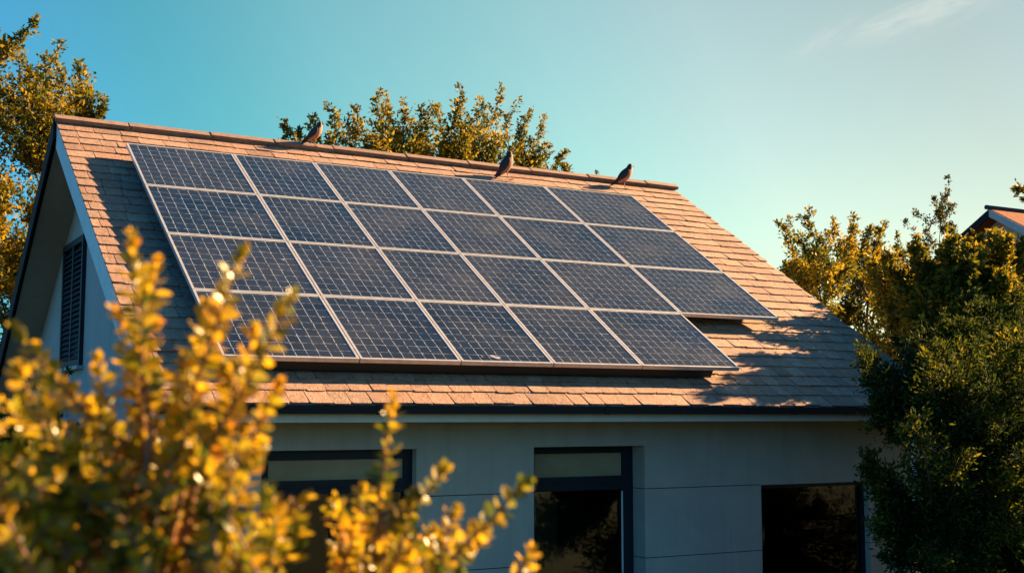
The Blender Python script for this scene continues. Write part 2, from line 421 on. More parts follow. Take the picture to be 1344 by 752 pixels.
# back slope: courses as long boards of shingle
mb = MB()
for c in range(ncourse):
    s0, s1 = c * EXPO, min(c * EXPO + EXPO + .05, SL)
    for q in range(24):
        x0 = RX0 + (RX1 - RX0) * q / 24 + (.1 if c % 2 and q else 0); x1 = min(RX1, RX0 + (RX1 - RX0) * (q + 1) / 24 + (.1 if c % 2 else 0) - .006)
        mb.hexa([RB(x0, s0, -.016), RB(x1, s0, -.016), RB(x1, s1, -.034), RB(x0, s1, -.034), RB(x0, s0, .004), RB(x1, s0, .004), RB(x1, s1, -.018), RB(x0, s1, -.018)])
mb.build('roof_shingles', M['tile'], roof)
# ridge cap: short overlapping folded pieces
mb = MB()
x = RX0 - .02
while x < RX1 - .05:
    w = random.uniform(.85, 1.25); x1 = min(x + w, RX1 + .01); dz = random.uniform(0, .004)
    for side in (RP, RB):
        a = .085
        def q(xx, s, h): return side(xx, s, h)
        top = RZ + .045 + dz
        p = [q(x, SL - a, .004), q(x1 + .03, SL - a, .004), (x1 + .03, RY, top - .03), (x, RY, top - .03), q(x, SL - a, .062 + dz), q(x1 + .03, SL - a, .052 + dz), (x1 + .03, RY, top + .022), (x, RY, top + .032)]
        mb.hexa(p)
    x = x1
mb.build('ridge_cap', M['ridge'], roof)

# bargeboards: pale on the front rake, dark on the far rake, and the same at the other end
def barge(side, x0, x1, h0, h1, m, s0=0.0):
    b = MB()
    zt, zb = h0 / CT, h1 / CT
    A = side(0, s0, 0); Bp = (0, RY, RZ)
    b.hexa([(x0, A[1], A[2] + zb), (x1, A[1], A[2] + zb), (x1, Bp[1], Bp[2] + zb), (x0, Bp[1], Bp[2] + zb),
            (x0, A[1], A[2] + zt), (x1, A[1], A[2] + zt), (x1, Bp[1], Bp[2] + zt), (x0, Bp[1], Bp[2] + zt)])
    return b.build('bargeboard', m, roof)
barge(RP, RX0 + .012, RX0 + .034, -.045, -.33, M['white_paint'], .03)
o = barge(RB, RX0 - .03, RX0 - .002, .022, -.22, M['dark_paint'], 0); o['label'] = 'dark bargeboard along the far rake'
barge(RP, RX1 - .034, RX1 - .012, -.045, -.26, M['white_paint'], .03)
barge(RB, RX1 - .034, RX1 - .012, -.045, -.26, M['white_paint'], .03)
# soffit boards under the overhang at the gable
mb = MB()
for side in (RP, RB):
    for (xa, xb) in ((RX0 + .036, WX0 - .003), (WX1 + .003, RX1 - .036)):
        A = side(0, .1, -.164); zr = RZ - .164 / CT
        mb.hexa([(xa, A[1], A[2] - .02), (xb, A[1], A[2] - .02), (xb, RY, zr - .02), (xa, RY, zr - .02), (xa, A[1], A[2]), (xb, A[1], A[2]), (xb, RY, zr), (xa, RY, zr)])
mb.box(RX0 + .036, RX1 - .036, EY + .045, WY - .003, CZ - .066, CZ - .046)
mb.build('soffit', M['soffit'], roof)
# eave: drip edge, gutter, fascia board
mb = MB(); mb.hexa([RP(RX0, -.045, -.028), RP(RX1, -.045, -.028), RP(RX1, .06, -.034), RP(RX0, .06, -.034), RP(RX0, -.045, -.022), RP(RX1, -.045, -.022), RP(RX1, .06, -.030), RP(RX0, .06, -.030)])
mb.build('drip_edge', M['drip'], roof)
mb = MB(); gy0, gy1, g0, g1 = EY - .085, EY + .018, CZ + .014, CZ + .10
mb.prism([(gy0, g1), (gy0, g0), (gy1, g0), (gy1, g1 - .012), (gy1 - .006, g1 - .012), (gy1 - .006, g0 + .006), (gy0 + .006, g0 + .006), (gy0 + .006, g1)], RX0 + .01, RX1 - .01)
mb.build('gutter', M['gutter'], roof)
for x in (4.9, 7.6, 10.3):
    mb = MB(); mb.box(x - .03, x + .03, gy0 - .005, gy0 - .0005, g0 - .004, g1 + .004); mb.build('gutter_joint', M['gutter'], roof)
mb = MB(); mb.box(RX0 + .036, RX1 - .036, EY + .02, EY + .042, CZ - .068, CZ + .085)
mb.build('fascia', M['white_paint'], roof)

# front wall: stucco panels with shadow joints, openings left free
Z = lambda z: CZ + z
mb = MB(); D = .30
TOPZ, HD = -.069, -.352
rows_ = [(-2.75, -1.655), (-1.645, -.858), (-.848, HD)]
mb.box(WX0, WX1, WY, WY + D, Z(HD), Z(TOPZ))
for (a, b) in ((WX0, 3.94), (5.63, 7.07), (8.575, 10.33), (12.15, WX1)):
    for (z0, z1) in rows_: mb.box(a, b, WY, WY + D, Z(z0), Z(z1))
mb.box(10.33, 12.15, WY, WY + D, Z(-.858), Z(HD))
wall = mb.build('wall', M['stucco'], house)
for (a, b) in ((WX0 + .01, 3.93), (5.64, 7.06), (8.585, 10.32), (12.16, WX1 - .01)):
    for z in (-1.65, -.853):
        mb = MB(); mb.box(a, b, WY + .012, WY + D - .01, Z(z - .0049), Z(z + .0049)); mb.build('wall_joint', M['groove'], wall)
# gable walls, back wall
def under(y): return RZ - abs(y - RY) * math.tan(TH) - .166 / CT
g = MB()
poly = [(WY + D + .001, 0), (WY + D + .001, Z(TOPZ) + .002), (WY + .0, Z(TOPZ) + .002), (WY, under(WY)), (RY, under(RY)), (BY - .6, under(BY - .6)), (BY - .6, 0)]
g.prism(poly, WX0, WX0 + D); g.build('wall', M['stucco'], house)
g = MB(); g.prism(poly, WX1 - D, WX1); g.build('wall', M['stucco'], house)
g = MB(); g.box(WX0 + D + .001, WX1 - D - .001, BY - .9, BY - .602, 0, under(BY - .6)); g.build('wall', M['stucco'], house)


def front_opening(kind, x0, x1, ztop, zbot, rec, jamb, head, transom=None, mull=None, curt=()):
    """frame members butt inside the opening, panes set behind their faces"""
    y0 = WY + rec; y1 = y0 + .07
    fr = MB(); e = .002
    fr.box(x0 + e, x0 + jamb, y0, y1, Z(zbot), Z(ztop) - e); fr.box(x1 - jamb, x1 - e, y0, y1, Z(zbot), Z(ztop) - e)
    fr.box(x0 + jamb, x1 - jamb, y0 + .001, y1, Z(ztop - head), Z(ztop) - e)
    fr.box(x0 + jamb, x1 - jamb, y0 + .001, y1, Z(zbot), Z(zbot + .14))
    if transom:
        t0, t1 = transom
        fr.box(x0 + jamb, x1 - jamb, y0 - .012, y1, Z(t1), Z(t0))
        fr.box(x0 + jamb, x1 - jamb, y0 - .016, y0 - .0125, Z((t0 + t1) / 2 - .012), Z((t0 + t1) / 2 + .012))
    if mull: 
        for (m0, m1) in mull: fr.box(m0, m1, y0 - .006, y1, Z(zbot + .14), Z(transom[1] if transom else ztop - head))
    # inner beads
    fo = fr.build(kind, M['frame'], house, bevel=.006)
    top = transom[1] if transom else ztop - head
    p = MB(); p.box(x0 + jamb - .01, x1 - jamb + .01, y0 + .035, y0 + .045, Z(zbot + .13), Z(top + .01)); p.build('pane', M['glass'], fo)
    if transom:
        p = MB(); p.box(x0 + jamb - .01, x1 - jamb + .01, y0 + .03, y0 + .04, Z(transom[0] - .01), Z(ztop - head + .01)); p.build('transom_pane', M['reflection_tan'], fo)
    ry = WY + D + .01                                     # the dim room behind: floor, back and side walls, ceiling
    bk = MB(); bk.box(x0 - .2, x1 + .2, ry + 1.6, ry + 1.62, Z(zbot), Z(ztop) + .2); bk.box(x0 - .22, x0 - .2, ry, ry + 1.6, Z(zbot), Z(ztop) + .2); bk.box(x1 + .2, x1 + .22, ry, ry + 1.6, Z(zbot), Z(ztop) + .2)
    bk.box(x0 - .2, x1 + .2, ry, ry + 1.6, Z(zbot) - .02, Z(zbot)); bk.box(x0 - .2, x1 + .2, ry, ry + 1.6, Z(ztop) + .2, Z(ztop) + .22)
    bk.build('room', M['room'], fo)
    for (a, b, cm) in curt:
        n = int((b - a) / .02); cv = []; zt = Z(top) - .01
        for i in range(n + 1):
            x = a + (b - a) * i / n; yy = y1 + .13 + .03 * math.sin(x * 46) + .012 * math.sin(x * 19 + 1)
            cv += [(x, yy, Z(zbot) + .1), (x, yy + .004 * math.sin(x * 70), zt), (x, yy + .006, Z(zbot) + .1), (x, yy + .006, zt)]
        cf = []
        for i in range(n): q = 4 * i; cf += [(q, q + 4, q + 5, q + 1), (q + 2, q + 3, q + 7, q + 6), (q + 1, q + 5, q + 7, q + 3)]
        link_mesh('curtain', cv, cf, M[cm], fo, True)
    return fo
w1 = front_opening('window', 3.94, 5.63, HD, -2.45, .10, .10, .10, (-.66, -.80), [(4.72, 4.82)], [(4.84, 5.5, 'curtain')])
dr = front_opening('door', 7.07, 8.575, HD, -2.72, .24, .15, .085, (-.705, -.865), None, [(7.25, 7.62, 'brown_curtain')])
mb = MB(); mb.box(8.40, 8.422, WY + .232, WY + .2385, Z(-2.6), Z(-.885)); mb.build('lit_trim_edge', M['white_paint'], dr)  # white strip painting the lit edge of the door frame trim
mb = MB(); mb.box(7.20, 7.225, WY + .19, WY + .236, Z(-1.78), Z(-1.60)); mb.build('handle', M['drip'], dr, bevel=.006)
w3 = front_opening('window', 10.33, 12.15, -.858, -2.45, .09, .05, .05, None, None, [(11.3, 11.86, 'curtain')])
# sills of the two windows
for (a, b, fo) in ((3.94, 5.63, w1), (10.33, 12.15, w3)):
    mb = MB(); mb.box(a + .003, b - .003, WY - .04, WY + .088, Z(-2.515), Z(-2.452)); mb.build('sill', M['grey_paint'], fo)
for (a, b) in ((3.94, 5.63), (10.33, 12.15)):
    mb = MB(); mb.box(a + .003, b - .003, WY + .003, WY + D, 0, Z(-2.516)); mb.build('wall', M['stucco'], house)


def gable_window(y0, y1, z0, z1, louvre):
    x = WX0; fr = MB(); t = .09
    fr.box(x - .055, x - .001, y0, y0 + t, z0, z1); fr.box(x - .055, x - .001, y1 - t, y1, z0, z1)
    fr.box(x - .054, x - .001, y0 + t, y1 - t, z1 - t, z1); fr.box(x - .054, x - .001, y0 + t, y1 - t, z0, z0 + t)
    fr.box(x - .048, x - .001, (y0 + y1) / 2 - .04, (y0 + y1) / 2 + .04, z0 + t, z1 - t)
    fo = fr.build('window', M['frame'], house, bevel=.006)
    p = MB(); p.box(x - .014, x - .002, y0 + t - .005, y1 - t + .005, z0 + t - .005, z1 - t + .005); p.build('pane', M['glass'], fo)
    if louvre:
        l = MB(); n = int((z1 - z0 - 2 * t) / .075)
        for (ya, yb) in ((y0 + t + .01, (y0 + y1) / 2 - .05), ((y0 + y1) / 2 + .05, y1 - t - .01)):
            for i in range(n):
                z = z0 + t + .012 + i * .075
                l.hexa([(x - .046, ya, z), (x - .046, yb, z), (x - .018, yb, z + .05), (x - .018, ya, z + .05), (x - .046, ya, z + .012), (x - .046, yb, z + .012), (x - .018, yb, z + .062), (x - .018, ya, z + .062)])
        l.build('louvre', M['louvre'], fo)
    s = MB(); s.box(x - .09, x - .002, y0 - .05, y1 + .05, z0 - .05, z0 - .002); s.build('sill', M['grey_paint'], fo)
gable_window(17.72, 19.30, Z(.68), Z(2.49), True)
gable_window(16.1, 18.1, Z(-2.2), Z(-.88), False)
adopt(house)

# ------------------------------------------------------------------ solar array
CX = [3.43, 4.86, 6.02, 7.17, 8.37, 9.80, 11.46]
CS = [6.02, 4.64, 3.26, 1.88, .50]
HP = .20                                         # top of the glass above the shingles
ORD = ['first', 'second', 'third', 'fourth', 'fifth', 'sixth']
ROWN = ['top row', 'second row down', 'third row down', 'bottom row']


def slope_box(b, x0, x1, s0, s1, h0, h1, mi=0):
    b.hexa([RP(x0, s0, h0), RP(x1, s0, h0), RP(x1, s1, h0), RP(x0, s1, h0), RP(x0, s0, h1), RP(x1, s0, h1), RP(x1, s1, h1), RP(x0, s1, h1)], mi)


for r in range(4):
    for c in range(6):
        if r == 3 and c == 5: continue
        x0, x1, s1, s0 = CX[c] + .006, CX[c + 1] - .006, CS[r] - .006, CS[r + 1] + .006
        root = empty('solar_panel', RP((x0 + x1) / 2, s0, .17))
        where = ROWN[r]
        n = 6 if r < 3 else 5
        pos = {0: 'leftmost', n - 1: 'rightmost'}.get(c, ORD[c] + ' from the left')
        extra = {(0, 4): ', under the middle bird', (3, 4): ', beside the tree shadow'}.get((r, c), '')
        tag(root, 'blue gridded panel, %s, %s%s' % (where, pos, extra), 'solar panel', 'solar panels in the roof array')
        FW = .026; b = MB()
        slope_box(b, x0, x0 + FW, s0, s1, HP - .045, HP + .004); slope_box(b, x1 - FW, x1, s0, s1, HP - .045, HP + .004)
        slope_box(b, x0 + FW, x1 - FW, s0, s0 + FW, HP - .045, HP + .003); slope_box(b, x0 + FW, x1 - FW, s1 - FW, s1, HP - .045, HP + .003)
        b.build('frame', M['alu'], root)
        gx0, gx1, gs0, gs1 = x0 + FW - .002, x1 - FW + .002, s0 + FW - .002, s1 - FW + .002
        gl = link_mesh('glass', [RP(gx0, gs0, HP - .004), RP(gx1, gs0, HP - .004), RP(gx1, gs1, HP - .004), RP(gx0, gs1, HP - .004),
                                 RP(gx0, gs0, HP - .02), RP(gx1, gs0, HP - .02), RP(gx1, gs1, HP - .02), RP(gx0, gs1, HP - .02)],
                       [(0, 1, 2, 3), (7, 6, 5, 4), (0, 4, 5, 1), (1, 5, 6, 2), (2, 6, 7, 3), (3, 7, 4, 0)], M['cells'], root)
        nc = round((gx1 - gx0) / .128); uvl = gl.data.uv_layers.new(name='cells')
        uvs = [(0, 0), (nc, 0), (nc, 9), (0, 9)]
        for li, u in zip(range(4), uvs): uvl.data[li].uv = u
        adopt(root)
# mounting rails under the array, with feet
rack = empty('mounting_rack', RP(7, 3, 0))
tag(rack, 'black rail rack lifting the solar panels off the shingles', 'rack')
for r in range(4):
    for k in (.28, .78):
        s = CS[r + 1] + (CS[r] - CS[r + 1]) * k; b = MB()
        xe = CX[6] if r < 3 else CX[5]
        slope_box(b, CX[0] + .05, xe - .05, s - .02, s + .02, HP - .09, HP - .047)
        x = CX[0] + .3
        while x < xe - .1:
            slope_box(b, x - .025, x + .025, s - .018, s + .018, .008, HP - .0905); x += 1.2
        b.build('rail', M['black_metal'], rack)
b = MB(); slope_box(b, CX[0] + .03, CX[5] - .35, CS[4] + .05, CS[4] + .075, .03, HP - .047)  # black strip standing in for the shade under the array's lower edge
b.build('shade_strip', M['black_metal'], rack)
adopt(rack)

# ------------------------------------------------------------------ birds
def bird_mesh():
    b = MB()
    # side profile: (x forward, z up, half height, half width), tail to crown
    sp = [(-.235, .045, .006, .026), (-.20, .062, .009, .030), (-.155, .088, .013, .028), (-.118, .112, .026, .034), (-.08, .142, .05, .052), (-.035, .182, .068, .066),
          (.008, .222, .073, .068), (.040, .262, .064, .060), (.058, .298, .047, .045), (.066, .324, .039, .037), (.072, .347, .037, .036), (.078, .366, .029, .029), (.082, .380, .013, .014)]
    n = 14; P = np.array([(x, z) for x, z, _, _ in sp]); T = np.gradient(P, axis=0); T /= np.linalg.norm(T, axis=1)[:, None]
    v = []; 
    for i, (x, z, hh, hw) in enumerate(sp):
        nx_, nz_ = -T[i][1], T[i][0]                    # normal in profile plane, towards the back
        for k in range(n):
            a = 2 * math.pi * k / n
            g_ = 1.14 if 3 < i < 10 else 1.05
            v.append((x + nx_ * hh * g_ * math.cos(a), hw * g_ * math.sin(a), z + nz_ * hh * g_ * math.cos(a)))
    f, mi = [], []
    for i in range(len(sp) - 1):
        for k in range(n):
            a = 2 * math.pi * (k + .5) / n
            f.append((i * n + k, i * n + (k + 1) % n, (i + 1) * n + (k + 1) % n, (i + 1) * n + k))
            breast = math.cos(a) < -.1 and i >= 3
            if i >= 8: breast = math.cos(a) < -.45 and i < 11
            mi.append(1 if breast else 0)
    f += [tuple(range(n)), tuple(range((len(sp) - 1) * n, len(sp) * n))[::-1]]; mi += [0, 0]
    b.v = v; b.f = f; b.mi = mi
    for s in (-1, 1):                                   # folded wings, tips crossing over the rump
        w = []; fw = []
        prof = [(-.19, .085, .010, .006), (-.15, .107, .022, .012), (-.10, .135, .038, .016), (-.045, .175, .05, .018), (.0, .215, .054, .018), (.03, .25, .042, .014), (.045, .275, .016, .006)]
        for (x, z, hh, tk) in prof:
            yc = s * (.045 + .028 * math.sin(min(1, (x + .2) / .2) * math.pi / 2) * 1.0 - (.02 if x < -.12 else 0)); d = np.array([-.66, .75])
            for k in range(8):
                a = 2 * math.pi * k / 8
                w.append((x + d[0] * hh * math.cos(a) * .8 - .006, yc + tk * math.sin(a), z + d[1] * hh * math.cos(a) * .8 + .006))
        for i in range(len(prof) - 1):
            for k in range(8): fw.append((i * 8 + k, i * 8 + (k + 1) % 8, (i + 1) * 8 + (k + 1) % 8, (i + 1) * 8 + k))
        b.add(w, fw + [tuple(range(8)), tuple(range(48, 56))], 2)
        # leg with three front toes and one behind
        hip = (-.005 + .01 * s, s * .028, .155); kn = (-.022 + .01 * s, s * .028, .075); ft = (.008 + .014 * s, s * .03, .006)
        b.tube([hip, ((hip[0] + kn[0]) / 2, s * .028, .115), kn, ft], [.017, .011, .0055, .0048], 6, 3)
        for (dx, dy) in ((.04, 0), (.034, .02), (.034, -.02), (-.028, 0)):
            b.tube([ft, (ft[0] + dx * .6, ft[1] + dy * .6, .007), (ft[0] + dx, ft[1] + dy, .003)], [.0048, .004, .002], 5, 3)
        e = bmesh.new(); bmesh.ops.create_uvsphere(e, u_segments=8, v_segments=6, radius=.0065)
        b.add([(p.co.x + .088, p.co.y + s * .031, p.co.z + .353) for p in e.verts], [tuple(q.index for q in fc.verts) for fc in e.faces], 4); e.free()
    b.tube([(.098, 0, .349), (.118, 0, .344), (.138, 0, .334)], [.012, .008, .001], 8, 3)
    o = b.build('bird', [BM_back, BM_breast, BM_wing, BM_leg, BM_eye], None, smooth=True)
    sub = o.modifiers.new('smooth', 'SUBSURF'); sub.levels = 1; sub.render_levels = 2
    return o


BM_back = mat('bird_back', (.026, .018, .017), .8, noise=(60, (.016, .012, .012), .35, .7))
BM_breast = mat('bird_breast', (.46, .22, .14), .85, noise=(70, (.34, .15, .10), .35, .7))
BM_wing = mat('bird_wing', (.018, .014, .015), .7, noise=(50, (.045, .03, .026), .45, .7))
BM_leg = mat('bird_leg', (.12, .05, .035), .6)
BM_eye = mat('bird_eye', (.004, .004, .004), .15, spec=.6)
b0 = bird_mesh()
specs = [(RP(6.40, SL - .10, .052), 1.02, R(-22), R(-3), 'plump brown bird with reddish breast on the ridge, nearest the gable end'),
         (RP(9.56, SL - .50, .008), 1.22, R(-14), R(-14), 'tall upright dark bird on shingles just below the ridge, middle of the three'),
         (RP(11.86, SL - .36, .008), 1.16, R(-20), R(0), 'brown bird with pale breast on the right end of the ridge, against open sky')]
for i, (loc, sc, rz, ry, lab) in enumerate(specs):
    o = b0 if i == 0 else b0.copy()
    if i: col.objects.link(o)
    o.location = loc; o.scale = (sc,) * 3; o.rotation_euler = (0, ry, rz)
    tag(o, lab, 'bird', 'birds perched along the ridge')

# ------------------------------------------------------------------ vegetation
def unit(a): return a / (np.linalg.norm(a, axis=-1, keepdims=True) + 1e-9)


class Leaves:
    def __init__(s): s.p = []; s.d = []; s.z = []
    def add(s, p, d, z): s.p.append(p); s.d.append(d); s.z.append(z)
    def build(s, name, m, parent, aspect=.5, up=.5, fold=.12, oval=False):
        p = np.concatenate(s.p); d = unit(np.concatenate(s.d)); z = np.concatenate(s.z)[:, None]; n = len(p)
        nr = unit(rng.normal(size=(n, 3)) + np.array([0, 0, up]))
        side = unit(np.cross(d, nr)); nr = np.cross(side, d)
        w = z * aspect * .5
        if not oval:
            V = np.stack([p, p + d * z * .45 + side * w + nr * z * fold, p + d * z, p + d * z * .45 - side * w + nr * z * fold], 1)
            k = 4; faces = np.arange(4 * n).reshape(n, 4)
            loops = faces.ravel(); tot = np.full(n, 4)
        else:
            cv = nr * z
            ring = [(0, 0), (.25, .72), (.55, 1.0), (.82, .66), (1.0, 0), (.82, -.66), (.55, -1.0), (.25, -.72)]
            pts = [p + d * z * a + side * w * b + cv * (fold * abs(b) - .10 * a * a) for a, b in ring]
            mids = [p + d * z * a + cv * (-.10 * a * a) for a in (.25, .55, .82)]
            V = np.stack(pts + mids, 1); k = 11
            fl = [(0, 1, 8), (1, 2, 9, 8), (2, 3, 10, 9), (3, 4, 10), (4, 5, 10), (5, 6, 9, 10), (6, 7, 8, 9), (7, 0, 8)]
            flat = np.concatenate([np.array(q)[::-1] for q in fl]); cnt = np.array([len(q) for q in fl])
            loops = (flat[None] + (np.arange(n) * k)[:, None]).ravel(); tot = np.tile(cnt, n)
        V = V.reshape(-1, 3); me = bpy.data.meshes.new(name)
        me.vertices.add(len(V)); me.vertices.foreach_set('co', V.ravel())
        me.loops.add(len(loops)); me.loops.foreach_set('vertex_index', loops.astype(np.int32))
        me.polygons.add(len(tot)); st = np.concatenate([[0], np.cumsum(tot)[:-1]]); me.polygons.foreach_set('loop_start', st.astype(np.int32))
        me.update(calc_edges=True); me.validate()
        if oval: me.polygons.foreach_set('use_smooth', [True] * len(me.polygons))
        me.materials.append(m)
        o = bpy.data.objects.new(name, me); col.objects.link(o); o.parent = parent
        return o


def bez(a, c, b, n):
    t = np.linspace(0, 1, n)[:, None]; return (1 - t) ** 2 * a + 2 * t * (1 - t) * c + t * t * b


def plume(lv, wood, root, tip, rad, size, twigs=16, per=26, t0=.3, droop=0., r0=.03, wood_n=7, taper=.75, spread=1.0):
    """a limb that ends in a leafy spray: side twigs shorten to the tip, leaves sit along them"""
    root = np.asarray(root, float); tip = np.asarray(tip, float); L = np.linalg.norm(tip - root)
    ctrl = root * .45 + tip * .55 + np.array([0, 0, -.16 * L]) + rng.normal(size=3) * L * .07
    if droop: ctrl = root * .4 + tip * .6 + np.array([0, 0, droop * L])
    path = bez(root, ctrl, tip, wood_n)
    wood.tube(path, np.linspace(r0, .004, wood_n), 5, cap=False)
    tk = t0 + (1 - t0) * (np.arange(twigs) + rng.random(twigs)) / twigs
    prof = np.clip((1 - tk) / (1 - t0), 0, 1) ** taper * .9 + .12
    prof *= np.clip((tk - t0) / .15 + .5, 0, 1)
    i = np.clip(tk * (wood_n - 1), 0, wood_n - 1.001); ii = i.astype(int); fr = (i - ii)[:, None]
    cen = path[ii] * (1 - fr) + path[ii + 1] * fr; tan = unit(path[ii + 1] - path[ii])
    rd = rng.normal(size=(twigs, 3)); rd -= tan * np.sum(rd * tan, 1, keepdims=True); rd = unit(rd)
    dirs = unit(rd * spread + tan * (.75 + .4 * rng.random((twigs, 1))) + np.array([0, 0, .12]))
    ln = rad * prof * rng.uniform(.65, 1.25, twigs)
    for k in range(twigs):
        n = max(3, int(per * (.35 + .65 * prof[k])))
        u = rng.random(n) ** .8
        pp = cen[k] + dirs[k] * (u * ln[k])[:, None] + rng.normal(size=(n, 3)) * (ln[k] * .11 + size * .25)
        dd = dirs[k] * .8 + rng.normal(size=(n, 3)) * .55
        lv.add(pp, dd, size * rng.uniform(.6, 1.25, n))
        if wood_n > 6: wood.add(*twig_quad(cen[k], cen[k] + dirs[k] * ln[k] * .9, r0 * .16))
    # leading shoot
    n = int(per * .5); u = rng.random(n)
    lv.add(tip - unit((tip - path[-2])[None])[0] * (u * rad * .5)[:, None] + rng.normal(size=(n, 3)) * size * .35, np.tile(tip - path[-2], (n, 1)) * 2 / L + rng.normal(size=(n, 3)) * .5, size * rng.uniform(.6, 1.1, n))


def twig_quad(a, b, r):
    d = unit((b - a)[None])[0]; s = unit(np.cross(d, [0.2, .5, .84])[None])[0] * r; t = np.cross(d, s)
    return [a + s, a - s * .5 + t * .87, a - s * .5 - t * .87, b], [(0, 1, 3), (1, 2, 3), (2, 0, 3)]


def tree(name, label, cat, base, fork, tips, leaf, size, rad, twigs=16, per=26, trunk_r=.14, group=None, up=.4, droop=0., t0=.3, forks=None, aspect=.5, spread=1.0, taper=.75, shoots=1):
    base = np.asarray(base, float); fork = np.asarray(fork, float)
    root = empty(name, tuple(base)); tag(root, label, cat, group)
    lv, wood = Leaves(), MB()
    mid = (base + fork) / 2 + rng.normal(size=3) * .12
    wood.tube(bez(base - np.array([0, 0, .1]), mid, fork, 9), np.linspace(trunk_r, trunk_r * .42, 9), 9)
    for k, tp in enumerate(tips):
        tp, rr = (tp[0], tp[1]) if isinstance(tp, tuple) else (tp, rad)
        src = fork + rng.normal(size=3) * .1
        if forks is not None: 
            q = np.array([np.linalg.norm(np.asarray(h) - tp) for h in forks]); src = np.asarray(forks[int(np.argmin(q))], float)
        plume(lv, wood, src, tp, rr, size, twigs, per, t0, droop, trunk_r * .13, 8, taper, spread)
    for k, tp in enumerate(tips):
        tp, rr = (tp[0], tp[1]) if isinstance(tp, tuple) else (tp, rad)
        for q in range(shoots):
            if rng.random() > .75: continue
            d = unit((tp - fork)[None])[0] * .7 + rng.normal(size=3) * .55 + np.array([0, 0, .45]); d = unit(d[None])[0]
            a = tp + rng.normal(size=3) * rr * .05
            plume(lv, wood, a, a + d * rr * rng.uniform(.4, .75), rr * .24, size * .85, 7, 9, .15, 0, .006, 5, .8, 1.0)
    if forks is not None:
        for h in forks:
            h = np.asarray(h, float); wood.tube(bez(fork, (fork + h) / 2 + np.array([0, 0, -.1]), h, 6), np.linspace(trunk_r * .4, trunk_r * .16, 6), 7)
    wood.build('trunk', M['bark'], root, smooth=True)
    lv.build('crown', leaf, root, aspect, up)
    adopt(root)
    return root


def fill(n, x0, x1, y0, y1, Y0, Y1, inside=lambda x, y: True):
    out = []
    while len(out) < n:
        x, y = rng.uniform(x0, x1), rng.uniform(y0, y1)
        if inside(x, y): out.append(PY(x, y, rng.uniform(Y0, Y1)))
    return out


def inpoly(poly):
    def g(x, y):
        c = False; n = len(poly)
        for i in range(n):
            (x1, y1), (x2, y2) = poly[i], poly[(i + 1) % n]
            if (y1 > y) != (y2 > y) and x < (x2 - x1) * (y - y1) / (y2 - y1) + x1: c = not c
        return c
    return g


# A: tall golden tree beyond the gable, at the left edge
YA = 26.
tipsA = [(PY(x, y, YA + rng.uniform(-1.2, 1.2)), r) for x, y, r in ((-45, 70, .75), (-20, 95, .8), (22, 64, .6), (36, 92, .8), (60, 74, .7), (74, 72, .6), (84, 98, .8), (107, 82, .6), (106, 112, .6), (118, 116, .4), (120, 130, .4), (132, 142, .4), (128, 152, .4), (96, 140, .7), (5, 120, .8), (55, 120, .9), (-10, 45, .6))]
tipsA += [(p, .85) for p in fill(60, -90, 150, 130, 540, YA - 1.8, YA + 1.5, inpoly([(-90, 130), (110, 155), (150, 300), (40, 540), (-90, 540)]))]
fA = [PY(40, 300, YA), PY(-40, 330, YA), PY(90, 330, YA), PY(10, 420, YA), PY(-60, 420, YA), PY(60, 230, YA), PY(-5, 240, YA)]
tree('tree', 'tall golden leaved tree behind the dark gable rake at the left edge', 'tree', (PY(30, 545, YA)[0], YA, 0), PY(30, 470, YA), tipsA, M['leaf_gold'], .115, .72, 20, 38, .24, 'trees around the house', forks=fA, shoots=1)
# A2: a second tree further left: only one bough tip reaches into the picture
tipsB = [(PY(43, 33, 24), .22), (PY(18, 52, 24), .3), (PY(2, 66, 24.2), .35), (PY(-40, 60, 24), .7), (PY(-70, 110, 24.5), .8), (PY(-110, 60, 24), .8), (PY(-150, 120, 25), .8), (PY(-100, 180, 24), .8), (PY(-190, 200, 24), .8)]
tree('tree', 'golden bough tip reaching into the sky at the top left corner', 'tree', (PY(-120, 545, 24)[0], 24, 0), PY(-120, 330, 24), tipsB, M['leaf_gold'], .12, .7, 12, 20, .2, 'trees around the house', forks=[PY(-60, 110, 24), PY(-130, 200, 24)], t0=.45)
# B: tree whose crown shows above the ridge
YB = 25.5
tipsC = [(PY(x, y, YB + rng.uniform(-.8, .8)), r) for x, y, r in ((374, 160, .4), (392, 172, .4), (411, 154, .4), (438, 146, .45), (455, 165, .6), (468, 150, .5), (494, 131, .5), (508, 146, .6), (530, 150, .6), (553, 140, .55), (575, 140, .6), (604, 129, .55), (598, 150, .7), (632, 140, .6), (655, 131, .55), (662, 152, .7), (690, 156, .5), (684, 175, .7), (712, 164, .45), (716, 190, .6), (736, 203, .4), (744, 221, .35), (560, 165, .8), (620, 170, .8), (520, 170, .7), (480, 180, .7), (655, 190, .8), (700, 205, .7), (430, 185, .6), (590, 190, .9), (545, 195, .8))]
tipsC += [(p, .8) for p in fill(44, 400, 735, 178, 300, YB - 1.5, YB + 1.5)]
fB = [PY(440, 290, YB), PY(520, 270, YB), PY(600, 270, YB), PY(670, 290, YB)]
tree('tree', 'golden spreading tree whose crown rises above the roof ridge', 'tree', (PY(560, 545, YB)[0], YB, 0), PY(560, 360, YB), tipsC, M['leaf_gold'], .11, .5, 20, 36, .24, 'trees around the house', forks=fB, shoots=1)
# B2: thin tip just right of it
tree('sapling', 'thin sapling tip poking just above the ridge between two birds', 'tree', (PY(785, 545, 22)[0], 22, 0), PY(785, 360, 22), [(PY(785, 226, 22), .18), (PY(777, 250, 22), .3), (PY(797, 255, 22), .3), (PY(770, 290, 22), .5), (PY(800, 300, 22), .5)], M['leaf_olive'], .09, .3, 8, 12, .05, 'trees around the house')
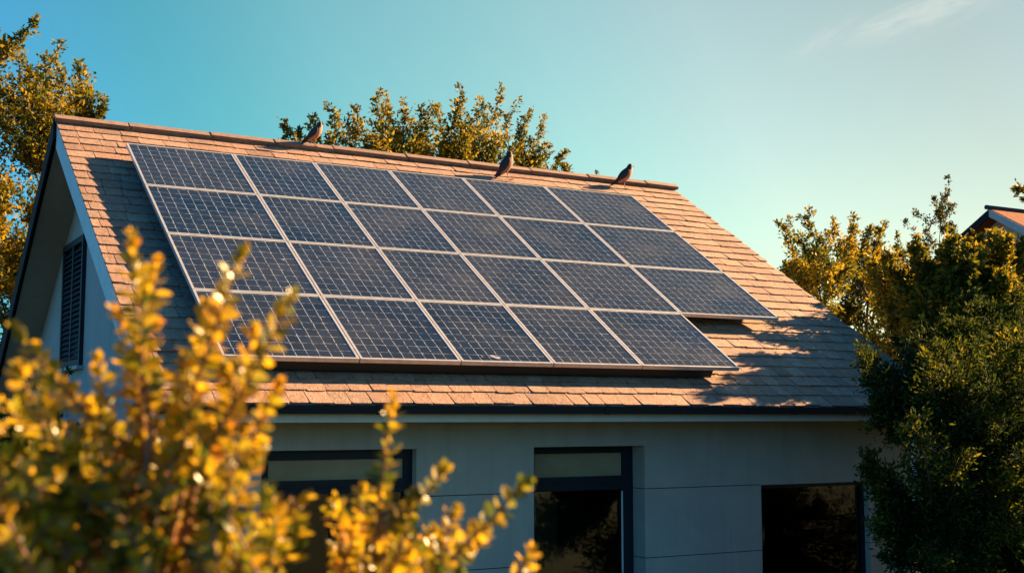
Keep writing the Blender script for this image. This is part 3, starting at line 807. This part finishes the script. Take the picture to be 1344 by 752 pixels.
# C: loose golden trees beyond the right verge
YC = 19.
tipsD = [(PY(x, y, YC + rng.uniform(-.8, .8)), r) for x, y, r in ((1033, 300, .35), (1061, 286, .35), (1052, 320, .5), (1040, 345, .5), (1094, 299, .35), (1084, 325, .5), (1120, 297, .35), (1112, 320, .5), (1136, 310, .4), (1156, 303, .3), (1150, 330, .5), (1178, 320, .4), (1030, 350, .4))]
tipsD += [(p, .5) for p in fill(64, 1035, 1290, 335, 520, YC - 1.2, YC + 1.2)]
fC = [PY(1080, 400, YC), PY(1140, 390, YC), PY(1190, 420, YC), PY(1110, 470, YC)]
tree('tree', 'loose golden tree right of the roof verge with upright shoots', 'tree', (PY(1130, 600, YC)[0], YC, 0), PY(1130, 500, YC), tipsD, M['leaf_gold'], .10, .5, 20, 36, .14, 'trees around the house', forks=fC, shoots=2)
# D: slim dark spire
YD = 17.5
tipsE = [(PY(1245, 235, YD), .09)]
for (x, y, r) in ((1238, 258, .18), (1233, 285, .22), (1199, 277, .16), (1187, 293, .2), (1251, 297, .2), (1215, 305, .2), (1253, 270, .14), (1212, 330, .3), (1246, 325, .3), (1195, 335, .3), (1258, 350, .35), (1222, 365, .4), (1240, 300, .2), (1228, 262, .12), (1205, 360, .4), (1250, 385, .4), (1195, 395, .4), (1236, 345, .3)): tipsE.append((PY(x, y, YD + rng.uniform(-.3, .3)), r * .72))
fD = [PY(1230, 330, YD), PY(1226, 370, YD), PY(1222, 420, YD), PY(1235, 292, YD)]
tree('conifer', 'slim dark spired tree standing above the golden foliage on the right', 'tree', (PY(1215, 640, YD)[0], YD, 0), PY(1218, 470, YD), tipsE, M['leaf_olive'], .07, .25, 12, 14, .04, 'trees around the house', forks=fD, t0=.2)
# E: the tree east of the house whose crown shades the roof corner
YE = 12.6
tipsF = [(PY(x, y, Y), r) for x, y, Y, r in ((1262, 335, 12.6, .3), (1285, 318, 12.9, .35), (1310, 322, 12.4, .3), (1335, 330, 12.9, .3), (1390, 300, 12.3, .4), (1400, 285, 12.8, .4), (1425, 300, 12.4, .4), (1300, 330, 13.4, .4), (1350, 335, 13.5, .3), (1268, 318, 12.3, .25), (1284, 312, 12.2, .22), (1303, 306, 12.6, .2), (1322, 312, 12.4, .22), (1340, 318, 12.3, .25), (1262, 325, 13.0, .3), (1285, 328, 11.9, .3), (1296, 328, 13.4, .3), (1270, 365, 12.2, .4), (1335, 246, 12.2, .12), (1460, 330, 12.8, .5))]
tipsF += [(np.array([x, y, z + CZ - .12]), r) for x, y, z, r in ((13.6, 11.9, 2.62, .3), (13.62, 12.53, 2.6, .3), (13.6, 13.04, 2.5, .32), (13.6, 13.32, 2.38, .32), (14.3, 13.49, 2.55, .32), (14.3, 13.87, 2.33, .35), (15, 13.8, 2.48, .35), (14.3, 12.39, 2.5, .35), (14.3, 12.56, 2.2, .4), (13.65, 12.4, 2.15, .4), (14.3, 11.8, 2.1, .4), (14.3, 12.1, 1.8, .4), (14.0, 13.2, 1.95, .4), (13.9, 12.9, 2.2, .4), (14.0, 11.85, 2.4, .35), (13.8, 12.2, 2.42, .35), (13.75, 12.8, 1.8, .4), (13.7, 12.0, 1.95, .4), (14.4, 13.1, 2.3, .4), (13.6, 11.6, 1.7, .4), (14.2, 11.55, 2.05, .4), (13.7, 11.7, 2.2, .4), (13.65, 11.75, 1.35, .4), (14.2, 11.7, 1.6, .4), (13.7, 12.2, 1.5, .4), (14.6, 11.75, 2.6, .35))]
tipsF += [(p + rng.normal(size=3) * np.array([.15, .15, .12]) + np.array([0, 0, -.08]), r) for p, r in tipsF[-26:]]
tipsF += [(p, .5) for p in fill(46, 1240, 1370, 345, 440, 11.7, 14.2)]
tipsF += [(p, .5) for p in fill(70, 1255, 1480, 350, 560, 11.6, 14.0)]
fE = [np.array([14.2, 12.4, CZ + 1.0]), np.array([14.3, 13.2, CZ + .9]), PY(1310, 420, 12.4), PY(1370, 380, 12.8), PY(1420, 430, 12.5), PY(1340, 480, 13), PY(1430, 310, 12.4), PY(1290, 480, 12.2), PY(1440, 500, 13)]
tree('tree', 'golden tipped tree in front of the small orange roof at the right edge', 'tree', (PY(1360, 700, 12.6)[0], 12.6, 0), PY(1365, 540, 12.6), tipsF, M['leaf_gold'], .095, .5, 22, 48, .13, 'trees around the house', forks=fE, shoots=0)
# F: big dark tree in front of the right end of the house
tipsG = [(PY(x, y, Y), r) for x, y, Y, r in ((1130, 458, 10.2, .3), (1132, 474, 10.0, .35), (1140, 500, 9.8, .4), (1150, 530, 9.7, .4), (1175, 560, 9.7, .4), (1142, 598, 9.4, .3), (1136, 618, 9.3, .3), (1150, 640, 9.4, .3), (1152, 690, 9.3, .3), (1165, 732, 9.2, .3), (1170, 660, 9.5, .35), (1180, 705, 9.4, .35), (1215, 440, 10, .35), (1244, 428, 9.8, .35), (1196, 465, 9.8, .4), (1290, 404, 10, .4), (1330, 392, 9.8, .4), (1265, 425, 9.5, .4), (1310, 430, 9.4, .4))]
tipsG += [(p, .5) for p in fill(190, 1170, 1500, 440, 860, 8.0, 10.4, inpoly([(1165, 480), (1230, 445), (1300, 420), (1500, 400), (1500, 860), (1225, 860), (1230, 700), (1215, 600)]))]
tipsG += [(p, .42) for p in fill(16, 1165, 1260, 435, 520, 11.9, 13.2)]
fF = [PY(1230, 560, 9.6), PY(1290, 500, 9.6), PY(1350, 470, 9.5), PY(1220, 680, 9.5), PY(1290, 640, 9.3), PY(1370, 600, 9.6), PY(1430, 540, 9.4), PY(1300, 760, 9.4), PY(1420, 720, 9.5)]
tree('tree', 'large dark feathery tree covering the right corner of the house', 'tree', (PY(1340, 800, 9.5)[0], 9.5, 0), PY(1340, 740, 9.5), tipsG, M['leaf_dark'], .066, .5, 22, 60, .15, 'trees around the house', forks=fF, aspect=.34)
# G: unseen tree added just outside the picture, to keep the sun off F
cG = np.array([17.6, 9.6, 0])
tipsH = [(cG + np.array([rng.normal() * 1.1, rng.normal() * 1.5, rng.uniform(1.4, 3.9)]), .7) for _ in range(50)]
tree('tree', 'unseen dark tree added outside the right edge to shade the feathery tree', 'tree', cG, cG + np.array([0, 0, 1.8]), tipsH, M['leaf_dark'], .12, .7, 14, 20, .18, 'trees around the house', forks=[cG + np.array([a, b, 3.0]) for a, b in ((.6, .6), (-.6, .6), (0, -.8))])
# low bushes along the gable side, behind the foreground shrub
for i, (x, y, Y, w, lab) in enumerate(((20, 600, 19, 1.0, 'dark bush at the foot of the gable wall under the left tree'), (-60, 610, 17, 1.2, 'dark bush at the left edge beyond the golden shrub'))):
    c = PY(x, 600, Y); base = np.array([c[0], Y, 0])
    tp = [(base + np.array([rng.normal() * w * .7, rng.normal() * w * .7, rng.uniform(.8, 3.3)]), .5) for _ in range(60)]
    tree('bush', lab, 'bush', base, base + np.array([0, 0, .4]), tp, M['leaf_dark'], .08, .5, 14, 30, .05, 'bushes by the gable')

# ------------------------------------------------------------------ neighbour's house, far right
nh = empty('neighbour_house', (27, 27, 0))
tag(nh, 'distant house with an orange tiled gable roof behind the right trees', 'house')
A0 = PY(1299, 274, 24.0); ax, ay, az = A0
half = 4.2; tn = math.tan(R(30)); xe = ax + 9
mb = MB()
mb.prism([(ay - half, az - half * tn), (ay, az), (ay + half, az - half * tn), (ay + half, az - half * tn - .16), (ay, az - .18), (ay - half, az - half * tn - .16)], ax, xe)
nroof = mb.build('roof', mat('orange_tile', (.22, .055, .02), .85, spec=.1, noise=(7, (.15, .045, .02), .35, .7), bump=(18, .8, .03)), nh)
mb = MB(); mb.tube([(ax - .15, ay, az + .03), (ax + 3, ay, az + .03), (xe, ay, az + .03)], [.07] * 3, 8); mb.build('ridge_cap', M['underlay'], nroof, smooth=True)
for sgn in (-1, 1):
    mb = MB(); y1 = ay + sgn * half; z1 = az - half * tn
    mb.hexa([(ax - .05, y1, z1 - .24), (ax - .003, y1, z1 - .24), (ax - .003, ay, az - .24), (ax - .05, ay, az - .24), (ax - .05, y1, z1 - .02), (ax - .003, y1, z1 - .02), (ax - .003, ay, az - .02), (ax - .05, ay, az - .02)])
    mb.build('bargeboard', M['grey_paint'] if sgn < 0 else M['dark_paint'], nroof)
mb = MB(); mb.prism([(ay - half + .5, 0), (ay - half + .5, az - (half - .5) * tn - .2), (ay, az - .2), (ay + half - .5, az - (half - .5) * tn - .2), (ay + half - .5, 0)], ax + .5, xe - .4)
nw = mb.build('wall', M['stucco'], nh)
mb = MB(); mb.box(ax + .44, ax + .498, ay - .5, ay + .5, az - 3.0, az - 1.7); wn2 = mb.build('window', M['frame'], nh)
mb = MB(); mb.box(ax + .43, ax + .439, ay - .42, ay + .42, az - 2.92, az - 1.78); mb.build('pane', M['glass'], wn2)
adopt(nh)

# ------------------------------------------------------------------ foreground shrubs
def sprig(lv, wood, a, b, size, bend=.12, leafy=.95, r=.0028, gap=.0066):
    a = np.asarray(a, float); b = np.asarray(b, float); L = np.linalg.norm(b - a)
    c = (a + b) / 2 + rng.normal(size=3) * L * bend * .5 + np.array([0, 0, -L * bend * .4])
    n = max(8, int(L / .03)); path = bez(a, c, b, n)
    wood.tube(path, np.linspace(r, .0009, n), 6, cap=False)
    m = int(L * leafy / gap)
    t = 1 - leafy * (np.arange(m) + rng.uniform(-.25, .25, m)) / m; t = np.clip(t, 0, 1)
    i = np.clip(t * (n - 1), 0, n - 1.001); ii = i.astype(int); fr = (i - ii)[:, None]
    P = path[ii] * (1 - fr) + path[ii + 1] * fr; T = unit(path[ii + 1] - path[ii])
    A = unit(np.cross(T, np.array([.3, .5, .81]))); B = np.cross(T, A)
    ph = np.arange(m) * (math.pi / 2) + rng.uniform(0, .6, m)
    for q in (0, math.pi):
        keep = rng.random(m) < .93
        d = A * np.cos(ph + q)[:, None] + B * np.sin(ph + q)[:, None]
        lean = (.45 + .75 * np.clip((t - .8) / .2, 0, 1))[:, None]
        d = d + T * lean + rng.normal(size=(m, 3)) * .18
        s = size * (1 - .5 * np.clip((t - .88) / .12, 0, 1)) * rng.uniform(.75, 1.2, m)
        lv.add(P[keep], d[keep], s[keep])
    lv.add(b - T[:1] * rng.uniform(0, .02, (9, 1)), T[:1] * 1.2 + rng.normal(size=(9, 3)) * .45, size * rng.uniform(.4, .75, 9))


def shrub(label, base_xy, mains, rnd_n, region, dist, size):
    bx, by = base_xy; gb = float(gz(bx, by))
    root = empty('shrub', (bx, by, gb)); tag(root, label, 'shrub', 'foreground shrubs')
    lv, wood = Leaves(), MB()
    crown = np.array([bx, by, gb])
    for (x0, y0, d0, x1, y1, d1) in mains:
        a, b = PD(x0, y0, d0), PD(x1, y1, d1)
        sprig(lv, wood, a, b, size, r=.0042)
        low = crown + np.array([rng.normal() * .05, rng.normal() * .05, 0])
        wood.tube(bez(low, (low * .4 + a * .6) + np.array([0, 0, .1]), a, 10), np.linspace(.009, .0042, 10), 6, cap=False)
    x0, x1, y0, y1, ins = region
    k = 0
    while k < rnd_n:
        x, y = rng.uniform(x0, x1), rng.uniform(y0, y1)
        if not ins(x, y): continue
        k += 1
        d = rng.uniform(*dist); b = PD(x, y, d)
        a = b + np.array([rng.normal() * .07, rng.normal() * .07, -rng.uniform(.12, .24)]) + (crown - b) * .1 * np.array([1, 1, 0])
        sprig(lv, wood, a, b, size * rng.uniform(.8, 1.1), leafy=.85)
    wood.build('stem', M['twig'], root, smooth=True)
    lv.build('foliage', M['leaf_shrub'], root, .56, .3, .10, oval=True)
    adopt(root)


mains = [  # from (px, py, dist) to tip (px, py, dist)
    (190, 760, 1.42, 172, 312, 1.36), (195, 560, 1.42, 205, 345, 1.40), (215, 620, 1.40, 318, 328, 1.34), (240, 640, 1.38, 386, 386, 1.30), (225, 590, 1.45, 240, 470, 1.45), (235, 620, 1.5, 268, 400, 1.45),
    (210, 610, 1.40, 20, 432, 1.32), (160, 700, 1.5, -10, 520, 1.42), (150, 560, 1.5, 45, 480, 1.52), (120, 700, 1.3, 10, 610, 1.22), (60, 800, 1.2, -15, 640, 1.18), (90, 790, 1.25, 70, 610, 1.28), (150, 790, 1.3, 95, 560, 1.38),
    (170, 700, 1.36, 128, 470, 1.42), (215, 760, 1.35, 250, 540, 1.34), (255, 780, 1.34, 320, 560, 1.34), (260, 720, 1.38, 365, 505, 1.36), (250, 700, 1.4, 300, 480, 1.42), (180, 620, 1.44, 150, 405, 1.4), (200, 560, 1.36, 190, 375, 1.33), (262, 610, 1.4, 335, 430, 1.36), (246, 570, 1.46, 292, 380, 1.42), (80, 640, 1.4, 22, 478, 1.36), (110, 670, 1.34, 58, 520, 1.3), (285, 800, 1.3, 350, 640, 1.3), (300, 790, 1.36, 405, 650, 1.4), (330, 790, 1.4, 395, 690, 1.44)]
shrub('large golden shrub filling the lower left foreground, its blurred shoots crossing the array', (.05, 1.25), mains, 240,
      (-60, 370, 520, 860, inpoly([(-60, 560), (60, 560), (160, 520), (260, 540), (345, 590), (375, 700), (420, 860), (-60, 860)])), (1.25, 2.0), .0222)
mains2 = [(485, 790, 1.5, 516, 520, 1.46), (500, 700, 1.5, 588, 612, 1.5), (520, 790, 1.5, 690, 632, 1.44), (560, 780, 1.55, 598, 668, 1.55), (470, 790, 1.5, 478, 640, 1.56), (455, 800, 1.5, 440, 655, 1.6), (640, 800, 1.6, 700, 722, 1.6), (500, 800, 1.45, 545, 650, 1.5), (520, 800, 1.6, 640, 700, 1.62), (430, 800, 1.5, 465, 690, 1.5)]
shrub('small golden shrub at bottom centre with one tall shoot and one leaning right', (.62, 1.33), mains2, 46, (410, 640, 660, 860, inpoly([(420, 730), (470, 670), (560, 680), (610, 740), (620, 860), (400, 860)])), (1.4, 1.9), .0215)
